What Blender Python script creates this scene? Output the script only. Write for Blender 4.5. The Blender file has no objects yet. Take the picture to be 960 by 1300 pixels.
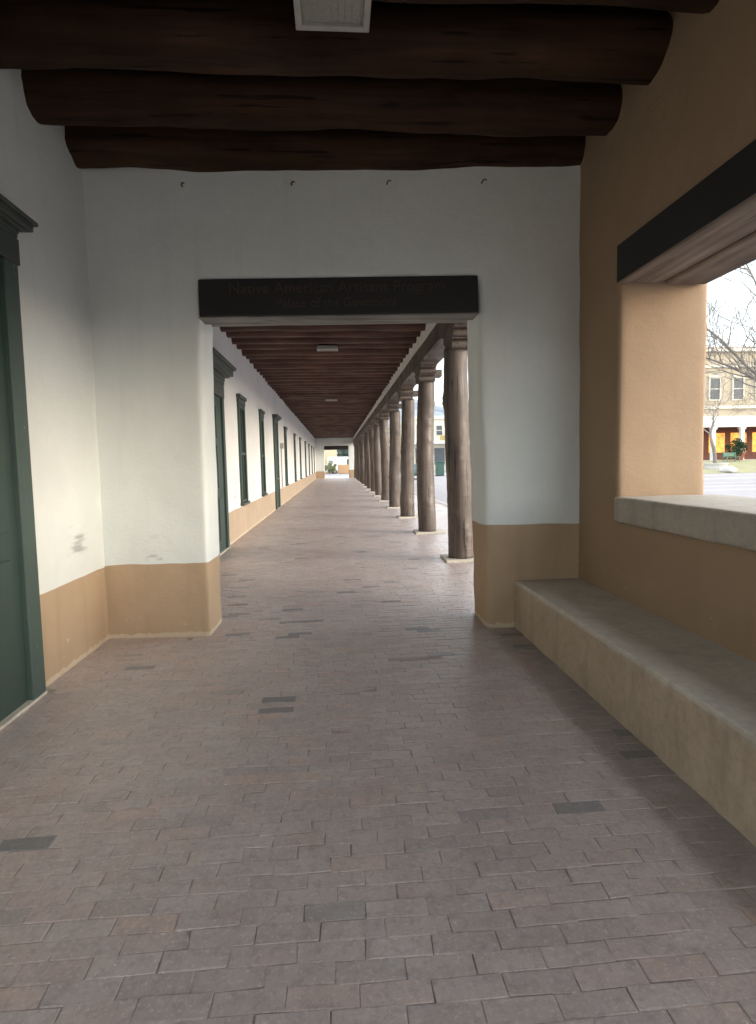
import bpy, math, random
import numpy as np
from mathutils import Vector, Matrix, noise

random.seed(7)
rng = np.random.default_rng(7)
scene = bpy.context.scene
COL = scene.collection
PI = math.pi

# ------------------------------------------------------------------ camera
def camera_matrix(yaw, pitch, roll):
    return (Matrix.Rotation(yaw, 4, 'Z') @ Matrix.Rotation(PI / 2 + pitch, 4, 'X')
            @ Matrix.Rotation(roll, 4, 'Z'))

cam_data = bpy.data.cameras.new("camera")
cam = bpy.data.objects.new("camera", cam_data)
COL.objects.link(cam)
cam_data.sensor_fit = 'VERTICAL'
cam_data.sensor_height = 24.0
cam_data.lens = 24.0 * 720.0 / 1300.0
cam_data.shift_y = -10.0 / 1300.0
cam_data.clip_start = 0.05
cam_data.clip_end = 9000.0
cam.matrix_world = Matrix.Translation((0, 0, 1.5)) @ camera_matrix(-0.071686, -0.073690, -0.022)
scene.camera = cam

# ------------------------------------------------------------------ world, sun, exposure
SUN_EL, SUN_AZ = math.radians(10), math.radians(116)      # azimuth from +Y towards +X
world = bpy.data.worlds.new("World")
scene.world = world
world.use_nodes = True
wn, wl = world.node_tree.nodes, world.node_tree.links
wn.clear()
sky = wn.new('ShaderNodeTexSky')
sky.sky_type = 'NISHITA'
sky.sun_disc = False
sky.sun_elevation = SUN_EL
sky.sun_rotation = SUN_AZ
sky.air_density = 1.0
sky.dust_density = 2.5
sky.ozone_density = 1.0
wtc = wn.new('ShaderNodeTexCoord')
wmap = wn.new('ShaderNodeMapping')
wmap.inputs['Scale'].default_value = (1.0, 1.0, 2.6)
wnoise = wn.new('ShaderNodeTexNoise')
wnoise.inputs['Scale'].default_value = 2.6
wnoise.inputs['Detail'].default_value = 7
wnoise.inputs['Roughness'].default_value = 0.56
wramp = wn.new('ShaderNodeValToRGB')
wramp.color_ramp.elements[0].position = 0.44
wramp.color_ramp.elements[1].position = 0.60
wramp.color_ramp.elements[0].color = (0.25, 0.25, 0.25, 1)
wmix = wn.new('ShaderNodeMix')
wmix.data_type = 'RGBA'
wmix.inputs['B'].default_value = (9.0, 9.5, 9.8, 1)       # bright thin cloud
bg = wn.new('ShaderNodeBackground')
bg.inputs['Strength'].default_value = 0.15
wout = wn.new('ShaderNodeOutputWorld')
wl.new(wtc.outputs['Generated'], wmap.inputs['Vector'])
wl.new(wmap.outputs['Vector'], wnoise.inputs['Vector'])
wl.new(wnoise.outputs['Fac'], wramp.inputs['Fac'])
wl.new(wramp.outputs['Color'], wmix.inputs['Factor'])
wl.new(sky.outputs['Color'], wmix.inputs['A'])
wl.new(wmix.outputs['Result'], bg.inputs['Color'])
wl.new(bg.outputs['Background'], wout.inputs['Surface'])

sun_data = bpy.data.lights.new("sun", 'SUN')
sun_data.energy = 0.66
sun_data.angle = math.radians(30)
sun_data.color = (0.985, 0.99, 1.0)
sun = bpy.data.objects.new("sun", sun_data)
COL.objects.link(sun)
sdir = Vector((math.sin(SUN_AZ) * math.cos(SUN_EL), math.cos(SUN_AZ) * math.cos(SUN_EL), math.sin(SUN_EL)))
sun.rotation_euler = sdir.to_track_quat('Z', 'Y').to_euler()

vs = scene.view_settings
vs.view_transform = 'Standard'
vs.look = 'None'
vs.gamma = 1.0
vs.use_curve_mapping = False
vs.exposure = 1.6
scene.render.filter_size = 2.0
scene.cycles.max_bounces = 14
scene.cycles.diffuse_bounces = 10
scene.cycles.glossy_bounces = 4
scene.cycles.use_denoising = True
scene.cycles.caustics_reflective = False
scene.cycles.caustics_refractive = False

# ------------------------------------------------------------------ material helpers
def new_mat(name, base=(0.5, 0.5, 0.5), rough=0.7, spec=0.4):
    m = bpy.data.materials.new(name)
    m.use_nodes = True
    b = m.node_tree.nodes['Principled BSDF']
    b.inputs['Base Color'].default_value = (*base, 1)
    b.inputs['Roughness'].default_value = rough
    b.inputs['Specular IOR Level'].default_value = spec
    return m, m.node_tree.nodes, m.node_tree.links, b

def n_noise(n, l, coord, scale, detail=4, rough=0.5, stretch=None):
    t = n.new('ShaderNodeTexNoise')
    t.inputs['Scale'].default_value = scale
    t.inputs['Detail'].default_value = detail
    t.inputs['Roughness'].default_value = rough
    if stretch:
        mp = n.new('ShaderNodeMapping')
        mp.inputs['Scale'].default_value = stretch
        l.new(coord, mp.inputs['Vector'])
        coord = mp.outputs['Vector']
    l.new(coord, t.inputs['Vector'])
    return t.outputs['Fac']

def n_ramp(n, l, fac, stops):
    r = n.new('ShaderNodeValToRGB')
    while len(r.color_ramp.elements) < len(stops):
        r.color_ramp.elements.new(0.5)
    for e, (p, c) in zip(r.color_ramp.elements, stops):
        e.position = p
        e.color = (c, c, c, 1) if isinstance(c, (int, float)) else (*c, 1)
    l.new(fac, r.inputs['Fac'])
    return r.outputs['Color']

def n_math(n, l, op, a, b=None, clamp=False):
    m = n.new('ShaderNodeMath')
    m.operation = op
    m.use_clamp = clamp
    for i, v in enumerate((a, b)):
        if v is None:
            continue
        if isinstance(v, (int, float)):
            m.inputs[i].default_value = v
        else:
            l.new(v, m.inputs[i])
    return m.outputs[0]

def n_mix(n, l, fac, a, b, mode='MIX'):
    m = n.new('ShaderNodeMix')
    m.data_type = 'RGBA'
    m.blend_type = mode
    for key, v in (('Factor', fac), ('A', a), ('B', b)):
        if isinstance(v, (int, float)):
            if key == 'Factor':
                m.inputs[key].default_value = v
            else:
                m.inputs[key].default_value = (v, v, v, 1)
        elif isinstance(v, tuple):
            m.inputs[key].default_value = (*v, 1)
        else:
            l.new(v, m.inputs[key])
    return m.outputs['Result']

def n_bump(n, l, b, heights, dist=0.01):
    prev = None
    for h, strength, d in heights:
        bp = n.new('ShaderNodeBump')
        bp.inputs['Strength'].default_value = strength
        bp.inputs['Distance'].default_value = d
        l.new(h, bp.inputs['Height'])
        if prev:
            l.new(prev, bp.inputs['Normal'])
        prev = bp.outputs['Normal']
    l.new(prev, b.inputs['Normal'])

def pos_of(n):
    g = n.new('ShaderNodeNewGeometry')
    return g.outputs['Position'], g

WHITE = (0.755, 0.795, 0.78)
TAN = (0.47, 0.345, 0.228)

def plaster(name, top, dado, dado_l=0.65, dado_r=0.65, stains=()):
    """Hand-trowelled plaster with a painted dado band whose top edge wavers."""
    m, n, l, b = new_mat(name, top, 0.88, 0.25)
    p, g = pos_of(n)
    sx = n.new('ShaderNodeSeparateXYZ')
    l.new(p, sx.inputs[0])
    wob = n_noise(n, l, p, 2.3, 2)
    z = n_math(n, l, 'ADD', sx.outputs['Z'], n_math(n, l, 'MULTIPLY', n_math(n, l, 'SUBTRACT', wob, 0.5), 0.035))
    xr = n_math(n, l, 'GREATER_THAN', sx.outputs['X'], 0.0)
    lim = n_math(n, l, 'ADD', n_math(n, l, 'MULTIPLY', xr, dado_r - dado_l), dado_l)
    is_d = n_math(n, l, 'MULTIPLY', n_math(n, l, 'SUBTRACT', lim, z), 250.0, True)
    blotch = n_noise(n, l, p, 1.7, 5, 0.6)
    fine = n_noise(n, l, p, 30, 5, 0.6)
    tc = n_mix(n, l, n_ramp(n, l, blotch, [(0.3, 0.0), (0.7, 0.28)]), top, tuple(c * 0.86 for c in top))
    tc = n_mix(n, l, n_ramp(n, l, fine, [(0.35, 0.10), (0.6, 0.0)]), tc, tuple(c * 0.8 for c in top))
    dc = n_mix(n, l, n_ramp(n, l, blotch, [(0.3, 0.0), (0.72, 0.6)]), dado, (dado[0] * 0.8, dado[1] * 0.8, dado[2] * 0.8))
    # scuffs: pale chips on the dado
    chip = n_noise(n, l, p, 9, 6, 0.7, (1, 1, 2.2))
    dc = n_mix(n, l, n_ramp(n, l, chip, [(0.655, 0.0), (0.69, 0.5)]), dc, (0.66, 0.55, 0.42))
    # worn pale grime where the dado meets the bricks
    foot = n_math(n, l, 'ADD', sx.outputs['Z'], n_math(n, l, 'MULTIPLY', n_noise(n, l, p, 16, 4), -0.07))
    dc = n_mix(n, l, n_ramp(n, l, foot, [(-0.01 + 0.01, 0.5), (0.008, 0.0)]), dc, (0.66, 0.58, 0.46))
    big = n_noise(n, l, p, 0.75, 4, 0.6)
    tc = n_mix(n, l, n_ramp(n, l, big, [(0.42, 0.0), (0.66, 0.3)]), tc, tuple(c_ * 0.74 for c_ in top))
    drip = n_noise(n, l, p, 1.0, 5, 0.6, (7, 7, 0.5))
    tc = n_mix(n, l, n_ramp(n, l, drip, [(0.55, 0.0), (0.75, 0.22)]), tc, tuple(c_ * 0.72 for c_ in top))
    dc = n_mix(n, l, n_ramp(n, l, drip, [(0.5, 0.0), (0.75, 0.35)]), dc, tuple(c_ * 0.7 for c_ in dado))
    c = n_mix(n, l, is_d, tc, dc)
    for (cx, cy, cz, rad) in stains:
        d = n.new('ShaderNodeVectorMath')
        d.operation = 'DISTANCE'
        l.new(p, d.inputs[0])
        d.inputs[1].default_value = (cx, cy, cz)
        near = n_ramp(n, l, n_math(n, l, 'DIVIDE', d.outputs['Value'], rad), [(0.35, 1.0), (1.0, 0.0)])
        sm = n_ramp(n, l, n_noise(n, l, p, 6, 4, 0.55, (1, 0.6, 3.2)), [(0.53, 0.0), (0.68, 0.6)])
        f = n_math(n, l, 'MULTIPLY', near, sm)
        c = n_mix(n, l, f, c, (0.26, 0.26, 0.25))
    l.new(c, b.inputs['Base Color'])
    n_bump(n, l, b, [(n_noise(n, l, p, 3.2, 3), 0.35, 0.02), (n_noise(n, l, p, 45, 6, 0.65), 0.65, 0.004),
                     (n_noise(n, l, p, 14, 3, 0.5, (1, 1, 2.5)), 0.3, 0.006)])
    return m

def wood(name, dark, light, grain_axis=0, scale=1.0, rough=0.6, spec=0.35, adze=0.0):
    m, n, l, b = new_mat(name, light, rough, spec)
    tc = n.new('ShaderNodeTexCoord')
    p, g = pos_of(n)
    st = [14.0, 14.0, 14.0]
    st[grain_axis] = 0.9
    gr = n_noise(n, l, p, scale, 6, 0.6, tuple(st))
    bl = n_noise(n, l, p, 1.3 * scale, 4, 0.6)
    c = n_mix(n, l, n_ramp(n, l, gr, [(0.32, 0.0), (0.68, 1.0)]), dark, light)
    c = n_mix(n, l, n_ramp(n, l, bl, [(0.35, 0.0), (0.7, 0.55)]), c, tuple(x * 0.55 for x in dark))
    st2 = [26.0, 26.0, 26.0]
    st2[grain_axis] = 1.2
    crack = n_noise(n, l, p, scale, 3, 0.5, tuple(st2))
    c = n_mix(n, l, n_ramp(n, l, crack, [(0.33, 0.9), (0.38, 0.0)]), c, tuple(x * 0.25 for x in dark))
    l.new(c, b.inputs['Base Color'])
    hs = [(gr, 0.5, 0.006), (crack, 0.35, 0.006)]
    if adze:
        sa = [3.0, 3.0, 3.0]
        sa[grain_axis] = 22.0
        hs.append((n_noise(n, l, p, 1.0, 2, 0.5, tuple(sa)), adze, 0.012))
    n_bump(n, l, b, hs)
    rr = n_ramp(n, l, bl, [(0.3, max(0.0, rough - 0.12)), (0.7, min(1.0, rough + 0.15))])
    l.new(rr, b.inputs['Roughness'])
    return m

def painted(name, base, rough=0.55, wear=(0.5, 0.47, 0.38), amount=0.74, spec=0.4):
    m, n, l, b = new_mat(name, base, rough, spec)
    p, g = pos_of(n)
    bl = n_noise(n, l, p, 2.5, 5, 0.6)
    c = n_mix(n, l, n_ramp(n, l, bl, [(0.3, 0.0), (0.7, 0.5)]), base, tuple(x * 0.72 for x in base))
    ch = n_noise(n, l, p, 7, 6, 0.72, (1.6, 1.6, 1.0))
    c = n_mix(n, l, n_ramp(n, l, ch, [(amount, 0.0), (amount + 0.03, 0.8)]), c, wear)
    l.new(c, b.inputs['Base Color'])
    n_bump(n, l, b, [(n_noise(n, l, p, 18, 4, 0.6, (1, 1, 0.15)), 0.25, 0.004)])
    return m

def concrete(name, base, dark, rough=0.75, edge=False):
    m, n, l, b = new_mat(name, base, rough, 0.35)
    p, g = pos_of(n)
    bl = n_noise(n, l, p, 1.6, 6, 0.65)
    fn = n_noise(n, l, p, 26, 5, 0.7)
    c = n_mix(n, l, n_ramp(n, l, bl, [(0.32, 0.0), (0.68, 1.0)]), base, dark)
    c = n_mix(n, l, n_ramp(n, l, fn, [(0.3, 0.35), (0.55, 0.0)]), c, tuple(x * 0.6 for x in dark))
    sp = n_noise(n, l, p, 12, 6, 0.75)
    c = n_mix(n, l, n_ramp(n, l, sp, [(0.70, 0.0), (0.74, 0.6)]), c, tuple(min(0.8, x * 1.6) for x in base))
    if edge:
        pe = n_math(n, l, 'ADD', g.outputs['Pointiness'], n_math(n, l, 'MULTIPLY', n_math(n, l, 'SUBTRACT', n_noise(n, l, p, 13, 5, 0.7), 0.5), 0.10))
        c = n_mix(n, l, n_ramp(n, l, pe, [(0.53, 0.0), (0.57, 0.65)]), c, (0.70, 0.66, 0.59))
        st = n_noise(n, l, p, 1.0, 5, 0.6, (6, 6, 1.1))
        c = n_mix(n, l, n_ramp(n, l, st, [(0.52, 0.0), (0.72, 0.5)]), c, tuple(x * 0.62 for x in dark))
    l.new(c, b.inputs['Base Color'])
    n_bump(n, l, b, [(n_noise(n, l, p, 5, 3), 0.3, 0.012), (n_noise(n, l, p, 60, 5, 0.7), 0.4, 0.003)])
    return m

def plain(name, base, rough=0.6, spec=0.4, metallic=0.0, emit=None, strength=0.0, var=0.15, scale=6):
    m, n, l, b = new_mat(name, base, rough, spec)
    p, g = pos_of(n)
    f = n_noise(n, l, p, scale, 4, 0.6)
    c = n_mix(n, l, n_ramp(n, l, f, [(0.3, 0.0), (0.7, 1.0)]), base, tuple(x * (1 - var * 2) for x in base))
    l.new(c, b.inputs['Base Color'])
    b.inputs['Metallic'].default_value = metallic
    if emit:
        b.inputs['Emission Color'].default_value = (*emit, 1)
        b.inputs['Emission Strength'].default_value = strength
    return m

# ------------------------------------------------------------------ mesh helpers
class MB:
    def __init__(s):
        s.v, s.f = [], []

    def add(s, verts, faces):
        o = len(s.v)
        s.v += [tuple(map(float, p)) for p in verts]
        s.f += [tuple(i + o for i in f) for f in faces]
        return s

    def box(s, x0, x1, y0, y1, z0, z1):
        vs_ = [(x, y, z) for z in (z0, z1) for y in (y0, y1) for x in (x0, x1)]
        return s.add(vs_, [(0, 2, 3, 1), (4, 5, 7, 6), (0, 1, 5, 4), (2, 6, 7, 3), (0, 4, 6, 2), (1, 3, 7, 5)])

    def prism(s, pts, axis, a, b):
        """polygon pts (2-D, counter-clockwise) extruded along axis from a to b"""
        k = len(pts)
        def mk(p, t):
            q = list(p)
            q.insert(axis, t)
            return tuple(q)
        vs_ = [mk(p, a) for p in pts] + [mk(p, b) for p in pts]
        fs = [tuple(range(k))[::-1], tuple(range(k, 2 * k))]
        for i in range(k):
            j = (i + 1) % k
            fs.append((i, j, k + j, k + i))
        return s.add(vs_, fs)

    def tube(s, path, radii, n=8, cap=True):
        rings = []
        path = [Vector(p) for p in path]
        up = Vector((0.31, 0.17, 0.93))
        for i, p in enumerate(path):
            t = (path[min(i + 1, len(path) - 1)] - path[max(i - 1, 0)]).normalized()
            a = t.cross(up)
            if a.length < 1e-3:
                a = t.cross(Vector((1, 0, 0)))
            a.normalize()
            bb = t.cross(a)
            r = radii[i]
            rings.append([p + (a * math.cos(2 * PI * k / n) + bb * math.sin(2 * PI * k / n)) * r for k in range(n)])
        vs_ = [q for r in rings for q in r]
        fs = []
        for i in range(len(rings) - 1):
            for k in range(n):
                j = (k + 1) % n
                fs.append((i * n + k, i * n + j, (i + 1) * n + j, (i + 1) * n + k))
        if cap:
            fs.append(tuple(range(n))[::-1])
            fs.append(tuple(range((len(rings) - 1) * n, len(rings) * n)))
        return s.add(vs_, fs)

    def lathe(s, prof, n=20, c=(0, 0, 0)):
        vs_ = [(c[0] + r * math.cos(2 * PI * k / n), c[1] + r * math.sin(2 * PI * k / n), c[2] + z)
               for r, z in prof for k in range(n)]
        fs = []
        for i in range(len(prof) - 1):
            for k in range(n):
                j = (k + 1) % n
                fs.append((i * n + k, i * n + j, (i + 1) * n + j, (i + 1) * n + k))
        fs.append(tuple(range(n))[::-1])
        fs.append(tuple(range((len(prof) - 1) * n, len(prof) * n)))
        return s.add(vs_, fs)

    def build(s, name, mat, parent=None, smooth=False, bevel=0.0, seg=2):
        me = bpy.data.meshes.new(name)
        me.from_pydata(s.v, [], s.f)
        me.update()
        if smooth:
            me.polygons.foreach_set('use_smooth', [True] * len(me.polygons))
        me.materials.append(mat)
        o = bpy.data.objects.new(name, me)
        COL.objects.link(o)
        if parent:
            o.parent = parent
        if bevel:
            bv = o.modifiers.new('bevel', 'BEVEL')
            bv.width = bevel
            bv.segments = seg
            bv.limit_method = 'ANGLE'
        return o

CLOUDS = {}
def roughen(o, voxel, size, strength, smooth=4):
    """Remesh a solid so its corners round off, then push the surface about by hand-sized amounts."""
    r = o.modifiers.new('remesh', 'REMESH')
    r.mode = 'VOXEL'
    r.voxel_size = voxel
    r.use_smooth_shade = True
    sm = o.modifiers.new('smooth', 'SMOOTH')
    sm.iterations = smooth
    sm.factor = 0.5
    key = round(size, 3)
    if key not in CLOUDS:
        t = bpy.data.textures.new('clouds', 'CLOUDS')
        t.noise_scale = size
        t.noise_depth = 2
        CLOUDS[key] = t
    d = o.modifiers.new('displace', 'DISPLACE')
    d.texture = CLOUDS[key]
    d.texture_coords = 'GLOBAL'
    d.strength = strength
    d.mid_level = 0.5

def tag(o, label=None, cat=None, group=None, kind=None):
    if label: o['label'] = label
    if cat: o['category'] = cat
    if group: o['group'] = group
    if kind or label: o['kind'] = kind or 'thing'
    return o

def empty(name, loc, label, cat, group=None, rz=0.0):
    o = bpy.data.objects.new(name, None)
    o.empty_display_size = 0.1
    o.location = loc
    o.rotation_euler = (0, 0, rz)
    COL.objects.link(o)
    return tag(o, label, cat, group)

def copy_tree(o, parent=None):
    c = o.copy()
    COL.objects.link(c)
    if parent:
        c.parent = parent
    for ch in list(o.children):
        copy_tree(ch, c)
    return c

# ------------------------------------------------------------------ materials
M_cross = plaster('cross_wall_plaster', WHITE, TAN, 0.655, 0.925, [(-1.58, 5.04, 0.78, 0.16)])
M_left = plaster('left_wall_plaster', WHITE, TAN, 0.645, 0.645, [(-2.04, 4.58, 0.92, 0.22)])
M_corr = plaster('portal_wall_plaster', (0.74, 0.76, 0.76), (0.46, 0.365, 0.275), 0.62, 0.62, [(-2.04, 11.6, 0.9, 0.5), (-2.04, 14.2, 0.9, 0.6)])
M_end = plaster('end_wall_plaster', WHITE, TAN, 0.72, 0.82)
M_tan = plaster('tan_plaster', (0.37, 0.265, 0.176), (0.37, 0.265, 0.176))
M_band = plaster('white_plaster', (0.70, 0.70, 0.67), (0.70, 0.70, 0.67))
M_viga = wood('viga_wood', (0.024, 0.0125, 0.0075), (0.070, 0.034, 0.018), 0, 1.0, 0.8, 0.2)
M_viga2 = wood('portal_viga_wood', (0.040, 0.015, 0.009), (0.092, 0.036, 0.021), 0, 1.0, 0.6)
M_board = wood('ceiling_boards', (0.020, 0.011, 0.007), (0.05, 0.026, 0.015), 1, 1.0, 0.75)
M_col = wood('column_wood', (0.075, 0.057, 0.047), (0.165, 0.132, 0.112), 2, 1.0, 0.52, 0.45, 0.4)
M_beam = wood('beam_wood', (0.075, 0.060, 0.050), (0.135, 0.112, 0.096), 1, 1.0, 0.5, 0.4)
M_corbel = wood('corbel_wood', (0.082, 0.063, 0.052), (0.15, 0.122, 0.104), 1, 1.0, 0.5, 0.4)
M_lintel_black = painted('black_painted_wood', (0.027, 0.027, 0.028), 0.6, (0.03, 0.025, 0.02), 0.75, 0.3)
M_lintel_under = wood('weathered_grey_wood', (0.16, 0.155, 0.145), (0.36, 0.35, 0.33), 0, 1.0, 0.8, 0.2)
M_lintel_side = wood('weathered_brown_wood', (0.13, 0.10, 0.082), (0.28, 0.225, 0.19), 1, 1.0, 0.8, 0.2)
M_green = painted('dark_green_paint', (0.036, 0.062, 0.053), 0.5)
M_green_l = painted('worn_green_paint', (0.060, 0.092, 0.082), 0.5, (0.42, 0.42, 0.36), 0.66)
M_greengrey = painted('grey_green_paint', (0.065, 0.080, 0.072), 0.55)
M_bench = concrete('bench_plaster', (0.53, 0.44, 0.335), (0.42, 0.345, 0.26), 0.85, True)
M_bench_top = concrete('bench_top_cement', (0.62, 0.565, 0.485), (0.50, 0.455, 0.39), 0.66, True)
M_sill = concrete('sill_concrete', (0.49, 0.45, 0.39), (0.40, 0.36, 0.305), 0.7, True)
M_pad = concrete('pad_concrete', (0.60, 0.56, 0.48), (0.48, 0.44, 0.37), 0.8)
M_kerb = concrete('kerb_concrete', (0.55, 0.53, 0.5), (0.45, 0.43, 0.4), 0.8)
M_metal_grey = plain('grey_metal', (0.42, 0.42, 0.40), 0.45)
M_diff = plain('frosted_diffuser', (0.36, 0.37, 0.34), 0.35, 0.5, scale=80)
M_iron = plain('rusty_iron', (0.05, 0.04, 0.035), 0.7)
M_letter = plain('faded_gilt_letters', (0.070, 0.046, 0.032), 0.6)

# ------------------------------------------------------------------ GROUND AND PAVEMENT
def brick_material():
    m, n, l, b = new_mat('clay_bricks', (0.2, 0.13, 0.1), 0.5, 0.45)
    p, g = pos_of(n)
    rnd = g.outputs['Random Per Island']
    c = n_ramp(n, l, rnd, [(0.0, (0.184, 0.189, 0.194)), (0.03, (0.225, 0.217, 0.216)), (0.05, (0.347, 0.292, 0.273)), (0.30, (0.446, 0.348, 0.320)),
                           (0.52, (0.466, 0.391, 0.366)), (0.74, (0.401, 0.335, 0.317)), (0.90, (0.485, 0.370, 0.331)), (1.0, (0.505, 0.353, 0.290))])
    bl = n_noise(n, l, p, 0.9, 5, 0.6)
    dk = n_ramp(n, l, rnd, [(0.016, 0.5), (0.026, 0.0)])
    c = n_mix(n, l, 0.08, c, (0.508, 0.424, 0.404))
    c = n_mix(n, l, n_ramp(n, l, bl, [(0.3, 0.0), (0.72, 0.65)]), c, (0.566, 0.508, 0.493))
    mid = n_noise(n, l, p, 7, 6, 0.72)
    c = n_mix(n, l, n_ramp(n, l, mid, [(0.3, 0.6), (0.56, 0.0)]), c, (0.342, 0.289, 0.279))
    red = n_noise(n, l, p, 3.1, 4, 0.6)
    c = n_mix(n, l, n_ramp(n, l, red, [(0.5, 0.0), (0.72, 0.45)]), c, (0.469, 0.327, 0.265))
    mot = n_noise(n, l, p, 26, 6, 0.75)
    c = n_mix(n, l, n_ramp(n, l, mot, [(0.34, 0.65), (0.52, 0.0)]), c, (0.300, 0.252, 0.247))
    fn = n_noise(n, l, p, 60, 5, 0.7)
    c = n_mix(n, l, n_ramp(n, l, fn, [(0.54, 0.0), (0.68, 0.55)]), c, (0.674, 0.601, 0.579))
    chip = n_noise(n, l, p, 19, 7, 0.8, (1.0, 2.0, 1.0))
    c = n_mix(n, l, n_ramp(n, l, chip, [(0.645, 0.0), (0.665, 0.9)]), c, (0.800, 0.800, 0.794))
    c = n_mix(n, l, dk, c, (0.13, 0.14, 0.15))
    # shade of the bench and right wall, painted onto the bricks beside them
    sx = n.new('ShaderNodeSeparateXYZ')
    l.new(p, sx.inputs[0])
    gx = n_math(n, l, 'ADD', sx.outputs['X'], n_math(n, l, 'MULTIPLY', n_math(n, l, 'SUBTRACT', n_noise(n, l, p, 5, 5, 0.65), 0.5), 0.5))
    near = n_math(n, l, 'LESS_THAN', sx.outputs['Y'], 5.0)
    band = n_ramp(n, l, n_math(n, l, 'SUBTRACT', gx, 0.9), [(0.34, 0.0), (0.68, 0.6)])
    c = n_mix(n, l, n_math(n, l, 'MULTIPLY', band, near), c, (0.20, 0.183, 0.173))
    l.new(c, b.inputs['Base Color'])
    rr = n_ramp(n, l, n_noise(n, l, p, 5, 5, 0.65), [(0.3, 0.30), (0.7, 0.52)])
    l.new(rr, b.inputs['Roughness'])
    n_bump(n, l, b, [(n_noise(n, l, p, 17, 6, 0.7), 0.6, 0.007), (n_noise(n, l, p, 120, 4, 0.7), 0.35, 0.0015)])
    return m

def brick_pavement(x0, x1, y0, y1, bl, bw):
    """Every brick its own block with worn edges, slightly out of level: one mesh, the pavement."""
    rows = int((y1 - y0) / bw)
    cols = int((x1 - x0) / bl) + 1
    r, c = np.meshgrid(np.arange(rows), np.arange(cols), indexing='ij')
    r, c = r.ravel(), c.ravel()
    N = r.size
    off = rng.uniform(-0.15, 0.15, rows)[r] * bl
    cx = x0 + (c + 0.5 * (r % 2)) * bl + off
    cy = y0 + (r + 0.5) * bw + 0.012 * np.sin(cx * 1.3 + 0.7 * r * bw) + 0.006 * np.sin(cx * 4.1 + r * 0.13)
    hx = bl / 2 - 0.0009 - rng.uniform(0, 0.0018, N)
    hy = bw / 2 - 0.0002 - rng.uniform(0, 0.0012, N)
    zz = rng.normal(0, 0.0009, N) + 0.0012 * np.sin(cx * 1.9 + 1.0) * np.sin(cy * 1.3)
    tx, ty = rng.normal(0, 0.0045, N), rng.normal(0, 0.0055, N)
    rot = rng.normal(0, 0.012, N)
    sg = np.array([(-1, -1), (1, -1), (1, 1), (-1, 1)])
    V = np.zeros((N, 12, 3))
    for lev, (ins, dz) in enumerate(((0.0028, 0.0), (0.0, -0.0013), (0.0, -0.03))):
        for k in range(4):
            jx = rng.normal(0, 0.0022, N) if lev < 2 else 0
            jy = rng.normal(0, 0.0018, N) if lev < 2 else 0
            lx = sg[k, 0] * (hx - ins) + jx
            ly = sg[k, 1] * (hy - ins) + jy
            V[:, lev * 4 + k, 0] = cx + lx * np.cos(rot) - ly * np.sin(rot)
            V[:, lev * 4 + k, 1] = cy + lx * np.sin(rot) + ly * np.cos(rot)
            V[:, lev * 4 + k, 2] = zz + dz + lx * tx + ly * ty
    base = [(0, 1, 2, 3)]
    for lev in range(2):
        for k in range(4):
            j = (k + 1) % 4
            base.append((lev * 4 + 4 + k, lev * 4 + 4 + j, lev * 4 + j, lev * 4 + k))
    base = np.array(base)
    F = (base[None] + (np.arange(N) * 12)[:, None, None]).reshape(-1, 4)
    me = bpy.data.meshes.new('pavement')
    me.vertices.add(N * 12)
    me.vertices.foreach_set('co', V.reshape(-1))
    me.loops.add(F.size)
    me.loops.foreach_set('vertex_index', F.reshape(-1).astype(np.int32))
    me.polygons.add(len(F))
    me.polygons.foreach_set('loop_start', np.arange(0, F.size, 4, dtype=np.int32))
    me.polygons.foreach_set('loop_total', np.full(len(F), 4, dtype=np.int32))
    me.polygons.foreach_set('use_smooth', np.zeros(len(F), dtype=bool))
    me.update(calc_edges=True)
    me.materials.append(brick_material())
    o = bpy.data.objects.new('pavement', me)
    COL.objects.link(o)
    return tag(o, kind='structure')

KERB_X = 3.70
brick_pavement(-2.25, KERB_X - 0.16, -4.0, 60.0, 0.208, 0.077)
M_bed = concrete('sand_bed', (0.45, 0.37, 0.34), (0.28, 0.23, 0.21), 0.95)
tag(MB().box(-2.3, KERB_X - 0.02, -6.0, 60.0, -0.6, -0.0030).build('mortar_bed', M_bed), kind='structure')
tag(MB().box(-12, 30, 60.0, 64.0, -0.6, 0.0).build('far_pavement', M_kerb), kind='structure')
tag(MB().box(KERB_X - 0.02, KERB_X + 0.16, -6, 60.0, -0.6, 0.004).build('kerb', M_kerb, bevel=0.02), kind='structure')

M_street = concrete('street_brick_asphalt', (0.36, 0.335, 0.345), (0.29, 0.27, 0.28), 0.8)
M_ground = concrete('dry_ground', (0.30, 0.27, 0.235), (0.22, 0.20, 0.17), 0.95)
tag(MB().add([(-4000, -4000, -0.30), (4000, -4000, -0.30), (4000, 6000, -0.30), (-4000, 6000, -0.30)], [(0, 1, 2, 3)]).build('ground', M_ground), kind='structure')
tag(MB().add([(KERB_X + 0.16, -60, -0.12), (70, -60, -0.12), (70, 140, -0.12), (KERB_X + 0.16, 140, -0.12)], [(0, 1, 2, 3)]).build('street', M_street), kind='structure')
tag(MB().add([(-60, 64.0, -0.12), (KERB_X + 0.16, 64.0, -0.12), (KERB_X + 0.16, 140, -0.12), (-60, 140, -0.12)], [(0, 1, 2, 3)]).build('cross_street', M_street), kind='structure')
M_paint = concrete('worn_road_paint', (0.62, 0.62, 0.60), (0.42, 0.41, 0.40), 0.8)
for y, w in ((24.6, 0.35), (27.6, 0.4), (31.0, 0.5), (36.6, 0.6), (43.0, 0.7)):
    tag(MB().add([(14, y, -0.116), (60, y, -0.116), (60, y + w, -0.116), (14, y + w, -0.116)], [(0, 1, 2, 3)]).build('road_marking', M_paint), kind='structure')
M_lawn = concrete('winter_lawn', (0.36, 0.34, 0.20), (0.28, 0.27, 0.16), 0.95)
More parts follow.
